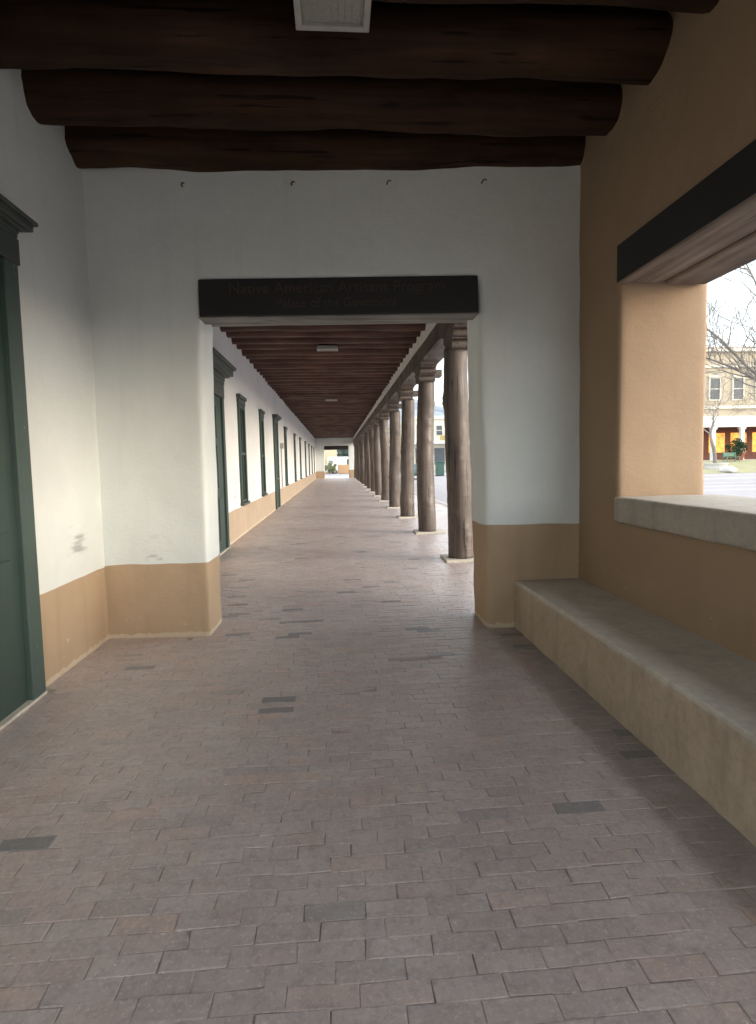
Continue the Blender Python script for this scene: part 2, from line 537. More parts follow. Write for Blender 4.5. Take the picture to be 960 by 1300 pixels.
lawn = MB()
lawn.add([(26, 47, -0.112), (90, 47, -0.112), (26, 55, 0.85), (90, 55, 0.85), (26, 59, 0.9), (90, 59, 0.9), (26, 47, -0.4), (26, 59, -0.4)],
         [(0, 1, 3, 2), (2, 3, 5, 4), (0, 2, 4, 7, 6)])
tag(lawn.build('lawn', M_lawn), kind='structure')

# hills: winter ridge far up the street, distance haze painted into its blue-grey
def ridge(name, y, x0, x1, hfun, depth, mat, nx=90, ny=14):
    vs_, fs = [], []
    for j in range(ny):
        for i in range(nx):
            x = x0 + (x1 - x0) * i / (nx - 1)
            t = j / (ny - 1)
            h = hfun(x) * math.sin(t * PI / 2) ** 0.8
            h += 18 * noise.noise(Vector((x * 0.004, t * 3 + 5, y * 0.001))) * t
            vs_.append((x, y + depth * t, -2 + h))
    for j in range(ny - 1):
        for i in range(nx - 1):
            a = j * nx + i
            fs.append((a, a + 1, a + nx + 1, a + nx))
    return tag(MB().add(vs_, fs).build(name, mat, smooth=True), kind='structure')

def hill_mat(name, a, bcol, scale):
    m, n, l, b = new_mat(name, a, 0.95, 0.1)
    p, g = pos_of(n)
    f = n_noise(n, l, p, scale, 8, 0.7)
    l.new(n_ramp(n, l, f, [(0.42, a), (0.58, bcol)]), b.inputs['Base Color'])
    return m
M_hill_far = hill_mat('far_ridge', (0.17, 0.20, 0.235), (0.28, 0.31, 0.33), 0.006)
M_hill_near = hill_mat('scrub_hill', (0.13, 0.15, 0.115), (0.33, 0.31, 0.26), 0.03)
ridge('hills', 1500, -2500, 3800, lambda x: 190 + 45 * math.sin(x * 0.0022 + 1.1) + 28 * math.sin(x * 0.0071), 900, M_hill_far)
ridge('hills', 620, -1200, 1700, lambda x: 44 + 12 * math.sin(x * 0.006 + 0.4) + 6 * math.sin(x * 0.021), 420, M_hill_near)

# ------------------------------------------------------------------ STRUCTURE: walls of the near bay
LX = -2.04           # inner face of the long left wall
RX = 2.13            # inner face of the right wall
CEIL = 4.33
yf = lambda x: 4.965 - 0.05 * x          # front face of the cross wall is not quite square

def slab_x(mb, x0, x1, z0, z1, xb0=None, xb1=None, x0t=None, x1t=None, front=0.0, thick=0.52):
    """A wall piece between x0..x1, its ends free to lean: (x0,x1) at z0, (x0t,x1t) at z1."""
    x0t = x0 if x0t is None else x0t
    x1t = x1 if x1t is None else x1t
    pts = []
    for z, a, b_ in ((z0, x0, x1), (z1, x0t, x1t)):
        for x, d in ((a, 0), (b_, 0), (b_, thick), (a, thick)):
            pts.append((x, yf(x) + front + d, z))
    return mb.add(pts, [(3, 2, 1, 0), (4, 5, 6, 7), (0, 1, 5, 4), (1, 2, 6, 5), (2, 3, 7, 6), (3, 0, 4, 7)])

mb = MB()
slab_x(mb, -2.40, -1.150, -0.15, 4.6, x0t=-2.40, x1t=-1.100)
slab_x(mb, 1.312, 2.80, -0.15, 4.6, x0t=1.225, x1t=2.80)
slab_x(mb, -1.20, 1.30, 3.07, 4.6)
cross = mb.build('wall', M_cross)
roughen(cross, 0.032, 0.45, 0.022, 8)
tag(cross, 'white plastered cross wall with tan base and a wide doorway under a black lintel', 'wall')

lint = empty('lintel', (0.06, 4.95, 2.76), 'black timber lintel with faint lettering over the wide white doorway', 'lintel')
def at_parent(o, par):
    o.parent = par
    o.matrix_parent_inverse = Matrix.Translation(par.location).inverted()
    return o
b1 = slab_x(MB(), -1.125, 1.25, 2.765, 3.075, front=-0.012, thick=0.235).build('front_timber', M_lintel_black, bevel=0.012)
at_parent(b1, lint)
b2 = slab_x(MB(), -1.13, 1.255, 2.752, 2.765, front=-0.004, thick=0.215).build('underside_plank', M_lintel_under, bevel=0.004)
at_parent(b2, lint)
b3 = slab_x(MB(), -1.16, 1.28, 2.80, 3.075, front=0.226, thick=0.29).build('rear_timber', M_lintel_under, bevel=0.012)
at_parent(b3, lint)
def text_mesh(body, size, x, y, z, rz, mat, parent):
    cu = bpy.data.curves.new('lettering', 'FONT')
    cu.body = body
    cu.size = size
    cu.align_x = 'CENTER'
    cu.extrude = 0.0015
    cu.materials.append(mat)
    tmp = bpy.data.objects.new('lettering', cu)
    COL.objects.link(tmp)
    me = bpy.data.meshes.new_from_object(tmp.evaluated_get(bpy.context.evaluated_depsgraph_get()))
    bpy.data.objects.remove(tmp)
    o = bpy.data.objects.new('lettering', me)
    COL.objects.link(o)
    o.matrix_world = Matrix.Translation((x, y, z)) @ Matrix.Rotation(rz, 4, 'Z') @ Matrix.Rotation(PI / 2, 4, 'X')
    mw = o.matrix_world.copy()
    o.parent = parent
    o.matrix_parent_inverse = Matrix.Translation(parent.location).inverted()
    o.matrix_basis = mw
    return o
rz_l = math.atan2(yf(1) - yf(-1), 2)
for body, size, x, z in (('Native American Artisans Program', 0.130, 0.05, 2.950), ('Palace of the Governors', 0.104, 0.04, 2.832)):
    text_mesh(body, size, x, yf(x) - 0.0145, z, rz_l, M_letter, lint)

# left wall of the bay, with a doorway
mb = MB()
mb.box(LX - 0.55, LX, 3.80, 5.6, -0.15, 4.6)
mb.box(LX - 0.55, LX, -1.7, 2.72, -0.15, 4.6)
mb.box(LX - 0.55, LX, 2.6, 3.9, 2.80, 4.6)
lw = mb.build('wall', M_left)
roughen(lw, 0.035, 0.5, 0.016, 5)
tag(lw, 'white plastered wall with tan base beside the near green door', 'wall')

# right wall, with the big window opening
mb = MB()
mb.box(RX, 2.83, 4.178, 5.40, -0.15, 4.6)
mb.box(RX, 2.83, -1.7, 5.40, -0.15, 1.02)
mb.box(RX, 2.83, -1.7, 5.40, 3.03, 4.6)
mb.box(RX, 2.83, -1.7, -1.0, -0.15, 4.6)
rw = mb.build('wall', M_tan)
roughen(rw, 0.034, 0.5, 0.022, 6)
tag(rw, 'tan plastered wall with a deep window opening above the bench', 'wall')

# rear wall with its own doorway, behind the photographer
mb = MB()
mb.box(-2.6, -1.8, -1.72, -1.2, -0.15, 4.6)
mb.box(1.8, 2.83, -1.72, -1.2, -0.15, 4.6)
mb.box(-1.9, 1.9, -1.72, -1.2, 2.95, 4.6)
bw_ = mb.build('wall', M_band)
tag(bw_, 'white rear wall of the bay with an open doorway behind the viewer', 'wall')

# window lintel: two heavy timbers side by side, dark inner face
wl_ = empty('lintel', (2.4, 2.2, 2.77), 'heavy double timber lintel over the window opening in the tan wall', 'lintel')
at_parent(MB().box(2.105, 2.44, -1.1, 4.150, 2.775, 3.045).build('inner_timber', M_lintel_side, bevel=0.02, seg=3), wl_)
at_parent(MB().box(2.098, 2.1045, -1.1, 4.146, 2.782, 3.043).build('face_board', M_lintel_black), wl_)
o = MB().box(2.462, 2.80, -1.1, 4.165, 2.768, 3.045).build('outer_timber', M_lintel_side, bevel=0.03, seg=3)
at_parent(o, wl_)

sill = MB().box(2.085, 2.90, -1.1, 4.16, 1.005, 1.20).build('window_sill', M_sill)
roughen(sill, 0.02, 0.3, 0.012, 4)
tag(sill, 'thick pale concrete sill of the window opening in the tan wall', 'sill')

# bench: plastered masonry, cement top
bench = empty('bench', (1.85, 2.0, 0.0), 'long tan masonry bench with a grey cement top along the tan wall', 'bench')
mb = MB()
pts = [(1.575, -1.15), (2.2, -1.15), (2.2, 5.0), (1.555, 4.95)]
mb.prism(pts, 2, -0.1, 0.412)
bb = mb.build('bench_base', M_bench)
roughen(bb, 0.022, 0.25, 0.020, 3)
at_parent(bb, bench)
mb = MB()
mb.prism([(1.568, -1.15), (2.2, -1.15), (2.2, 5.0), (1.55, 4.95)], 2, 0.388, 0.428)
bt = mb.build('bench_top', M_bench_top)
roughen(bt, 0.0125, 0.16, 0.008, 1)
at_parent(bt, bench)

# ------------------------------------------------------------------ ceilings and roofs
tag(MB().box(-2.6, 2.83, -1.7, 5.5, CEIL, CEIL + 0.05).build('ceiling', M_board), kind='structure')
tag(MB().box(-2.6, 2.25, 5.5, 57.4, CEIL, CEIL + 0.05).build('ceiling', M_board), kind='structure')
tag(MB().box(-14, 2.95, -1.8, 58.0, 4.6, 4.95).build('roof', M_tan), kind='structure')

def log_mesh(name, x0, x1, r, seed, mat, n=18, step=0.16, wob=0.016):
    k = max(2, int((x1 - x0) / step))
    vs_, fs = [], []
    for i in range(k + 1):
        x = x0 + (x1 - x0) * i / k
        oy = 0.014 * noise.noise(Vector((x * 0.6, seed, 1.0)))
        oz = 0.010 * noise.noise(Vector((x * 0.6, seed, 9.0)))
        for j in range(n):
            a = 2 * PI * j / n
            rr = r * (1 + 0.02 * (x / 2)) + 0.3 * wob * noise.noise(Vector((x * 3.5, math.cos(a) * 5 + seed, math.sin(a) * 5))) + wob * noise.noise(Vector((x * 1.2, math.cos(a) * 1.4 + seed * 3, math.sin(a) * 1.4)))
            vs_.append((x, oy + rr * math.cos(a), oz + rr * math.sin(a)))
    for i in range(k):
        for j in range(n):
            q = (j + 1) % n
            fs.append((i * n + j, i * n + q, (i + 1) * n + q, (i + 1) * n + j))
    fs.append(tuple(range(n)))
    fs.append(tuple(range(k * n, (k + 1) * n))[::-1])
    me = bpy.data.meshes.new(name)
    me.from_pydata(vs_, [], fs)
    me.polygons.foreach_set('use_smooth', [True] * len(me.polygons))
    me.materials.append(mat)
    return me

near_y = [4.955, 4.345, 3.735, 3.12, 2.50, 1.89, 1.27, 0.66, 0.05, -0.56, -1.0]
near_lab = ['dark round log beam lying tight against the white cross wall',
            'dark round log beam second from the white cross wall',
            'dark round log beam third from the white cross wall, below the square light',
            'dark round log beam fourth from the cross wall, above the square light']
for i, y in enumerate(near_y):
    o = bpy.data.objects.new('log_beam', log_mesh('log_beam', -2.3, 2.35, 0.185, i * 1.7, M_viga, 36, 0.05, 0.034))
    COL.objects.link(o)
    o.location = (0, y, 4.135)
    tag(o, near_lab[i] if i < 4 else 'dark round log beam overhead behind the square ceiling light', 'log beam', 'log beams of the near ceiling')

pv = [log_mesh('log_beam', -2.2, 1.95, 0.165, 40 + 2.3 * k, M_viga2, 14, 0.25, 0.02) for k in range(6)]
y = 5.95
k = 0
while y < 57:
    o = bpy.data.objects.new('log_beam', pv[(k * 5 + k // 6) % 6])
    COL.objects.link(o)
    o.location = (0, y + random.uniform(-0.05, 0.05), 4.135 + random.uniform(-0.022, 0.022))
    o.rotation_euler = (random.uniform(0, 6.2), 0, random.uniform(-0.004, 0.004))
    tag(o, 'red brown log beam among the many across the long portal ceiling', 'log beam', 'log beams of the portal ceiling')
    y += 0.60
    k += 1

# ------------------------------------------------------------------ the long portal
pwall = MB().box(LX - 0.55, LX, 5.5, 57.6, -0.15, 4.6).build('wall', M_corr)
tag(pwall, 'long white portal wall with tan base, green doors and windows', 'wall')
band = MB().box(1.722, 2.10, 5.45, 57.3, 3.80, 4.6).build('wall', M_band)
tag(band, 'strip of white plaster between the log beam ends and the main portal beam', 'wall')

mb = MB()
ny = 240
for i in range(ny + 1):
    yy = 5.42 + (57.2 - 5.42) * i / ny
    d = 0.012 * noise.noise(Vector((yy * 0.5, 3, 1)))
    e = 0.012 * noise.noise(Vector((yy * 0.5, 7, 1)))
    x0, x1, z0, z1 = 1.742 + d, 2.13 + d, 3.455 + e, 3.797
    c = 0.03
    mb.v += [(x0, yy, z0 + c), (x0 + c, yy, z0), (x1 - c, yy, z0), (x1, yy, z0 + c), (x1, yy, z1), (x0, yy, z1)]
for i in range(ny):
    for j in range(6):
        q = (j + 1) % 6
        mb.f.append((i * 6 + j, (i + 1) * 6 + j, (i + 1) * 6 + q, i * 6 + q))
mb.f += [tuple(range(6)), tuple(range(ny * 6, ny * 6 + 6))[::-1]]
tag(mb.build('main_beam', M_beam), 'long brown timber beam carried by the round wooden columns', 'beam')

def shaft_mesh(seed, n=26, k=70, r0=0.192, r1=0.172, h=3.12):
    rd = random.Random(seed)
    knots = [(rd.uniform(0.3, h - 0.3), rd.uniform(0, 2 * PI), rd.uniform(0.010, 0.030)) for _ in range(12)]
    ph = rd.uniform(0, 9)
    vs_, fs = [], []
    for i in range(k + 1):
        t = i / k
        z = h * t
        ox = 0.03 * math.sin(t * PI * 1.3 + ph) - 0.03 * math.sin(ph)
        oy = 0.02 * math.sin(t * PI * 1.1 + ph * 2) - 0.02 * math.sin(ph * 2)
        for j in range(n):
            a = 2 * PI * j / n
            r = r0 + (r1 - r0) * t
            r += 0.014 * noise.noise(Vector((math.cos(a) * 1.3, math.sin(a) * 1.3 + seed, z * 1.4)))
            r += 0.004 * noise.noise(Vector((math.cos(a) * 4, math.sin(a) * 4 + seed, z * 9)))
            for kz, ka, kr in knots:
                da = (a - ka + PI) % (2 * PI) - PI
                r += kr * math.exp(-((z - kz) / 0.045) ** 2 - (da / 0.28) ** 2)
            vs_.append((ox + r * math.cos(a), oy + r * math.sin(a), z))
    for i in range(k):
        for j in range(n):
            q = (j + 1) % n
            fs.append((i * n + j, i * n + q, (i + 1) * n + q, (i + 1) * n + j))
    fs.append(tuple(range(n))[::-1])
    fs.append(tuple(range(k * n, (k + 1) * n)))
    return vs_, fs

def corbel_profile():
    half = [(0.17, 0.0)]
    def roll(cy, cz, r, a0, a1, m=6):
        for i in range(m + 1):
            a = math.radians(a0 + (a1 - a0) * i / m)
            half.append((cy + r * math.cos(a), cz + r * math.sin(a)))
    roll(0.215, 0.055, 0.055, -90, 70)
    half += [(0.235, 0.118), (0.30, 0.122), (0.302, 0.142), (0.285, 0.146)]
    roll(0.33, 0.196, 0.050, -90, 70)
    half += [(0.36, 0.252), (0.44, 0.256), (0.442, 0.278), (0.47, 0.282)]
    half += [(0.54, 0.30), (0.60, 0.338)]
    pts = [(y_, z_) for y_, z_ in half] + [(-y_, z_) for y_, z_ in reversed(half)]
    return pts

pads_l = ['first', 'second', 'third', 'fourth', 'fifth', 'sixth', 'seventh', 'eighth']
corb_me = None
for i in range(15):
    yy = 8.44 + 3.36 * i
    lab = (f'round brown wooden column, {pads_l[i]} in the row counting from the white pier' if i < 8
           else 'round wooden column crowded among those at the far end of the row')
    c = empty('wooden_column', (1.862 if i == 0 else 1.885, yy, 0.0), lab, 'column', 'round wooden columns of the portal', rz=0.0)
    vs_, fs = shaft_mesh(i * 1.37 + 3)
    sh = MB().add([(x, y_, z + 0.03) for x, y_, z in vs_], fs).build('shaft', M_col, c, smooth=True)
    if corb_me is None:
        ob = MB().prism(corbel_profile(), 0, -0.165, 0.165).build('corbel', M_corbel, c, bevel=0.006)
        corb_me = ob.data
    else:
        ob = bpy.data.objects.new('corbel', corb_me)
        COL.objects.link(ob)
        ob.parent = c
        bv = ob.modifiers.new('bevel', 'BEVEL')
        bv.width = 0.006
        bv.segments = 2
        bv.limit_method = 'ANGLE'
    ob.location = (0.0, 0.0, 3.118)
    # short cross block of the corbel, facing the street
    cb = MB().box(0.168, 0.33, -0.14, 0.14, 0.11, 0.25).build('corbel_block', M_corbel, c, bevel=0.012)
    cb.location = (0, 0, 3.118)
    pd = MB().box(-0.31, 0.31, -0.29, 0.29, -0.01, 0.036).build('base_slab', M_pad, c, bevel=0.008)
    pd.location = (0.03, 0.0, 0.0)
    pd.rotation_euler = (0, 0, random.uniform(-0.03, 0.03))

# far cross wall with its own doorway
mb = MB()
mb.box(-2.3, -1.17, 57.0, 57.55, -0.15, 4.6)
mb.box(1.24, 2.3, 57.0, 57.55, -0.15, 4.6)
mb.box(-1.3, 1.4, 57.0, 57.55, 3.20, 4.6)
ew = mb.build('wall', M_end)
roughen(ew, 0.05, 0.5, 0.02, 4)
tag(ew, 'white end wall far down the portal with a bright open doorway', 'wall')
tag(MB().box(-1.17, 1.24, 56.97, 57.5, 2.84, 3.22).build('lintel', M_lintel_black, bevel=0.02), 'small dark lintel over the bright doorway at the portal end', 'lintel')

# ------------------------------------------------------------------ doors and windows of the long wall
def door(y0, y1, ztop, label, cornice=0.34, frieze=0.22, ext=0.22, proj=0.21, worn=False):
    """y0..y1 outer edges of the trim; a panelled leaf set back between the jamb boards, heavy cornice above."""
    d = empty('door', (LX, (y0 + y1) / 2, 0.0), label, 'door', 'green doors along the left wall')
    L = lambda mb_, nm, mat, par=d, **kw: at_local(mb_.build(nm, mat, par, **kw))
    yc = (y0 + y1) / 2
    def bx(mb_, x0, x1, a, b_, z0, z1):
        return mb_.box(x0, x1, a - yc, b_ - yc, z0, z1)
    tw = 0.155
    mt = M_green_l if worn else M_green
    fr = MB()
    bx(fr, -0.12, 0.055, y1 - tw, y1, 0.0, ztop)
    fr.build('jamb', mt, d, bevel=0.008)
    fr = MB()
    bx(fr, -0.12, 0.055, y0, y0 + tw, 0.0, ztop)
    fr.build('jamb', mt, d, bevel=0.008)
    hd = MB()
    bx(hd, -0.12, 0.06, y0 - 0.02, y1 + 0.02, ztop + 0.002, ztop + frieze)
    hd.build('frieze', M_greengrey, d, bevel=0.006)
    # cornice: profile in XZ, mitred ends by stacking
    cn = MB()
    zz = ztop + frieze + 0.002
    steps = [(0.08, 0.07, 0.05), (0.13, 0.12, 0.055), (0.5, 0.4, 0.03), (0.78, 0.75, 0.09), (1.0, 1.0, 0.05)]
    hsum = sum(s[2] for s in steps)
    for px, ex, hh in steps:
        h2 = hh / hsum * cornice
        bx(cn, -0.10, 0.055 + proj * px, y0 - ext * ex, y1 + ext * ex, zz, zz + h2 - 0.001)
        zz += h2
    cn.build('cornice', M_greengrey, d, bevel=0.008)
    lf = MB()
    bx(lf, -0.02, 0.018, y0 + tw + 0.002, y1 - tw - 0.002, 0.02, ztop - 0.002)
    leaf = lf.build('leaf', M_green, d)
    w = (y1 - y0 - 2 * tw)
    pn = MB()
    for z0, z1 in ((0.22, 0.95), (1.12, 1.85), (1.98, ztop - 0.2)):
        for a in (0, 1):
            ya = y0 + tw + 0.10 + a * (w / 2 - 0.02)
            bx(pn, 0.018, 0.032, ya, ya + w / 2 - 0.18, z0, z1)
    pn.build('panel', M_green, leaf, bevel=0.012)
    hn = MB().lathe([(0.012, 0.0), (0.012, 0.05), (0.03, 0.055), (0.034, 0.075), (0.025, 0.095), (0.0, 0.10)], 12)
    h = hn.build('knob', M_metal_grey, leaf, smooth=True)
    h.rotation_euler = (0, PI / 2, 0)
    h.location = (0.018, y0 - yc + tw + 0.07, 1.02)
    th = MB()
    bx(th, -0.12, 0.06, y0, y1, 0.0, 0.018)
    th.build('threshold', M_pad, d)
    return d
def at_local(o):
    return o

door(2.62, 3.87, 2.80, 'tall green door with worn jamb nearest the viewer on the left wall', 0.145, 0.165, 0.13, 0.08, True)
door(-0.7, 1.7, 2.80, 'wide green double door added unseen behind the viewer to cut bounced light', 0.145, 0.165, 0.13, 0.08, True)  # unseen, added so its dark paint lessens bounce onto the right wall
door(9.05, 10.5, 2.70, 'dark green door with heavy stepped cornice just past the white pier', 0.34, 0.24, 0.22, 0.20)
door(18.9, 20.1, 2.86, 'narrow looking dark green door further down the portal between windows', 0.17, 0.10, 0.16, 0.13)

def window(y0, y1, z0, z1, label):
    yc = (y0 + y1) / 2
    w = empty('window', (LX, yc, z0), label, 'window', 'green windows along the portal wall')
    hw, hh = (y1 - y0) / 2, z1 - z0
    f = MB()
    f.box(-0.1, 0.045, -hw, -hw + 0.11, 0, hh)
    f.box(-0.1, 0.045, hw - 0.11, hw, 0, hh)
    f.box(-0.1, 0.044, -hw + 0.111, hw - 0.111, hh - 0.1, hh - 0.001)
    fo = f.build('frame', M_green, w, bevel=0.006)
    s = MB()
    s.box(-0.06, 0.032, -hw + 0.112, hw - 0.112, hh / 2 - 0.03, hh / 2 + 0.03)
    s.box(-0.06, 0.024, -0.012, 0.012, 0.03, hh - 0.11)
    s.box(-0.06, 0.028, -hw + 0.112, hw - 0.112, 0.0, 0.06)
    s.build('sash', M_green, fo)
    MB().box(-0.02, 0.008, -hw + 0.11, hw - 0.11, 0.03, hh - 0.1).build('pane', M_pane, fo)
    MB().box(-0.1, 0.08, -hw - 0.04, hw + 0.04, -0.06, -0.002).build('sill', M_greengrey, w, bevel=0.01)
    h = MB()
    h.box(-0.1, 0.055, -hw - 0.02, hw + 0.02, hh + 0.002, hh + 0.11)
    h.box(-0.1, 0.085, -hw - 0.05, hw + 0.05, hh + 0.112, hh + 0.19)
    h.build('hood', M_greengrey, w, bevel=0.01)
    return w
M_pane = plain('dark_window_glass', (0.018, 0.03, 0.026), 0.35, 0.12)
win_l = ['tall green window first past the door with the heavy cornice', 'tall green window second from the pier, just before the narrow door',
         'green window first beyond the narrow dark green door', 'green window second beyond the narrow dark green door',
         'green window third beyond the narrow dark green door', 'green window fourth beyond the narrow dark green door']
for i, (a, b_) in enumerate(((12.15, 12.95), (15.55, 16.25), (22.8, 23.6), (27.9, 28.7), (32.2, 33.0), (37.6, 38.5), (42.6, 43.5), (47.5, 48.4), (52.3, 53.2))):
    window(a, b_, 0.70, 2.80, win_l[i] if i < 6 else 'green window among the last few near the far end of the wall')

eb = empty('electrical_box', (LX, 21.25, 2.08), 'small grey box and conduit on the wall just past the narrow green door', 'electrical box')
MB().box(0.0, 0.12, -0.14, 0.14, 0.0, 0.20).build('housing', M_metal_grey, eb, bevel=0.01)
MB().tube([(0.03, 0, 0.0), (0.03, 0, -1.45)], [0.02, 0.02], 8).build('conduit', M_metal_grey, eb, smooth=True)

# ------------------------------------------------------------------ ceiling lights
def ceiling_light(x, y, z, w, d, h, label):
    t = empty('ceiling_light', (x, y, z), label, 'ceiling light', 'square ceiling lights hung below the log beams')
    f = MB()
    e = 0.035
    for (a0, a1, c0, c1) in ((-w / 2, w / 2, -d / 2, -d / 2 + e), (-w / 2, w / 2, d / 2 - e, d / 2),
                             (-w / 2, -w / 2 + e, -d / 2 + e, d / 2 - e), (w / 2 - e, w / 2, -d / 2 + e, d / 2 - e)):
        f.box(a0, a1, c0, c1, 0.0, h)
    fo = f.build('frame', M_metal_grey, t, bevel=0.004)
    MB().box(-w / 2 + e - 0.002, w / 2 - e + 0.002, -d / 2 + e - 0.002, d / 2 - e + 0.002, 0.02, h * 0.8).build('diffuser', M_diff, t)
    ri = MB()
    for i in range(9):
        xx = -w / 2 + e + 0.02 + (w - 2 * e - 0.04) * i / 8
        ri.box(xx - 0.003, xx + 0.003, -d / 2 + e + 0.01, d / 2 - e - 0.01, 0.012, 0.0195)
    ri.build('rib', M_diff, t)
    MB().box(-w / 2 + 0.01, w / 2 - 0.01, -d / 2 + 0.01, d / 2 - 0.01, h, h + 0.03).build('back_plate', M_metal_grey, t)
    return t
ceiling_light(0.045, 3.09, 3.86, 0.40, 0.42, 0.09, 'square grey ceiling light with frosted glass under the nearest log beams')
for y, lab in ((12.4, 'small pale ceiling light nearest along the long portal'), (22.3, 'second small ceiling light further down the long portal')):
    ceiling_light(-0.12, y, 3.915, 0.45, 0.22, 0.05, lab)

# nails in the plaster below the first beam
nm = None
for x, lab in ((-1.22, 'bent iron nail in the white wall, leftmost of four under the beam'), (-0.31, 'bent iron nail in the white wall, second from left under the beam'),
               (0.49, 'bent iron nail in the white wall, third from left under the beam'), (1.29, 'bent iron nail in the white wall, rightmost of four under the beam')):
    o = MB().tube([(0, 0.05, 0), (0, -0.03, 0.006), (0.012, -0.05, 0.012), (0.03, -0.055, 0.004)], [0.0055, 0.0055, 0.005, 0.004], 8).build('nail', M_iron, smooth=True)
    o.location = (x, yf(x), 3.83)
    tag(o, lab, 'nail', 'iron nails above the doorway')

# ------------------------------------------------------------------ BEYOND: buildings, trees, plaza
M_beige = plain('beige_stucco', (0.44, 0.38, 0.285), 0.9, 0.2, var=0.08, scale=0.6)
M_cream = plain('cream_stucco', (0.70, 0.66, 0.55), 0.9, 0.2, var=0.06, scale=0.6)
M_white = plain('white_paint', (0.80, 0.80, 0.77), 0.7, 0.3, var=0.05)
M_rust = plain('red_brown_wall', (0.22, 0.10, 0.075), 0.8, 0.3)
M_trim = plain('pale_trim', (0.66, 0.62, 0.53), 0.8, 0.3, var=0.06)
M_adobe = plain('orange_adobe', (0.55, 0.34, 0.19), 0.9, 0.2, var=0.1)
M_blueglass = plain('grey_window_glass', (0.10, 0.115, 0.13), 0.25, 0.4)

def lit_mat():
    m, n, l, b = new_mat('lit_shop_window', (0.5, 0.3, 0.1), 0.3, 0.4)
    p, g = pos_of(n)
    f = n_noise(n, l, p, 2.6, 6, 0.7)
    c = n_ramp(n, l, f, [(0.36, (0.35, 0.06, 0.015)), (0.43, (0.95, 0.22, 0.02)), (0.52, (1.0, 0.40, 0.03)), (0.66, (1.0, 0.62, 0.12))])
    l.new(c, b.inputs['Emission Color'])
    b.inputs['Emission Strength'].default_value = 0.42
    return m
M_lit = lit_mat()

def add_window(par, x, y, z, w, h, hood=True):
    f = MB()
    f.box(x - w / 2 - 0.14, x - w / 2, y - 0.12, y + 0.03, z - 0.14, z + h + 0.14)
    f.box(x + w / 2, x + w / 2 + 0.14, y - 0.12, y + 0.03, z - 0.14, z + h + 0.14)
    f.box(x - w / 2, x + w / 2, y - 0.118, y + 0.03, z + h, z + h + 0.138)
    f.box(x - w / 2, x + w / 2, y - 0.118, y + 0.03, z - 0.138, z)
    f.box(x - w / 2, x + w / 2, y - 0.09, y + 0.03, z + h * 0.5 - 0.05, z + h * 0.5 + 0.05)
    if hood:
        f.box(x - w / 2 - 0.25, x + w / 2 + 0.25, y - 0.25, y + 0.03, z + h + 0.142, z + h + 0.34)
    fo = f.build('window', M_trim, par)
    MB().box(x - w / 2, x + w / 2, y - 0.045, y - 0.02, z, z + h).build('pane', M_blueglass, fo)

pb = empty('building', (50, 62, 0.0), 'large beige building with white porch and glowing shop windows across the plaza', 'building')
P_ = lambda mb_, nm, mat, **kw: at_parent(mb_.build(nm, mat, None, **kw), pb)
P_(MB().box(34, 78, 62, 76, -0.3, 13.6), 'wall', M_beige)
P_(MB().box(33.7, 78.3, 61.6, 76.3, 13.05, 13.35), 'cornice', M_trim)
P_(MB().box(33.8, 78.2, 61.75, 62.0, 6.7, 7.0).box(33.8, 78.2, 61.8, 62.0, 11.3, 11.55), 'string_course', M_trim)
for i in range(14):
    x = 37.0 + 2.78 * i - 0.0
    add_window(pb, x + 0.35, 62, 7.75, 1.15, 2.35)
for ch in list(pb.children):
    pass
P_(MB().box(33.5, 79, 58.2, 62.0, 5.35, 5.6), 'porch_roof', M_white)
P_(MB().box(33.5, 79, 58.25, 58.5, 4.45, 5.345), 'fascia', M_white)
P_(MB().box(34, 78, 61.9, 61.995, 0.9, 5.34), 'shop_front', M_rust)
P_(MB().box(34, 78, 58.6, 61.9, 5.15, 5.3), 'porch_ceiling', M_rust)
P_(MB().box(33.5, 79, 58.0, 62, 0.0, 0.93), 'porch_floor', M_kerb)
for i in range(14):
    x = 33.9 + 3.25 * i
    P_(MB().box(x - 0.2, x + 0.2, 58.28, 58.62, 0.93, 4.45).box(x - 0.3, x + 0.3, 58.2, 58.7, 4.2, 4.449), 'post', M_white)
for i in range(16):
    x = 35.4 + 2.6 * i
    P_(MB().box(x - 0.92, x + 0.92, 61.80, 61.895, 1.75, 3.95), 'shop_window', M_lit)
# parent the upper windows (built in world coordinates)
for ch in pb.children:
    if ch.matrix_parent_inverse == Matrix.Identity(4) or ch.name.startswith('window'):
        ch.matrix_parent_inverse = Matrix.Translation(pb.location).inverted()

def street_building(name_label, x0, x1, y, h, wall, zlit, wins, trim):
    b = empty('building', ((x0 + x1) / 2, y, 0), name_label, 'building')
    Q = lambda mb_, nm, mat: at_parent(mb_.build(nm, mat), b)
    Q(MB().box(x0, x1, y, y + 14, -0.3, h), 'wall', wall)
    Q(MB().box(x0 - 0.15, x1 + 0.15, y - 0.25, y + 14.2, h - 0.45, h + 0.1), 'parapet', trim)
    Q(MB().box(x0, x1, y - 1.6, y, 4.25, 4.55), 'awning', M_white)
    k = int((x1 - x0) / 2.6)
    for i in range(k):
        x = x0 + (x1 - x0) * (i + 0.5) / k
        if zlit:
            Q(MB().box(x - 0.85, x + 0.85, y - 0.06, y - 0.004, 1.2, 3.8), 'shop_window', M_lit)
        else:
            Q(MB().box(x - 0.85, x + 0.85, y - 0.06, y - 0.004, 0.9, 3.6), 'shop_window', M_blueglass)
        if wins:
            add_window(b, x, y, 5.7, 0.95, 1.5, False)
            ch = b.children[-1]
    for ch in b.children:
        if ch.name.startswith('window'):
            ch.matrix_parent_inverse = Matrix.Translation(b.location).inverted()
    return b
street_building('cream building with white awning seen between the first two columns', 12.2, 21.5, 92, 8.7, M_cream, False, True, M_trim)
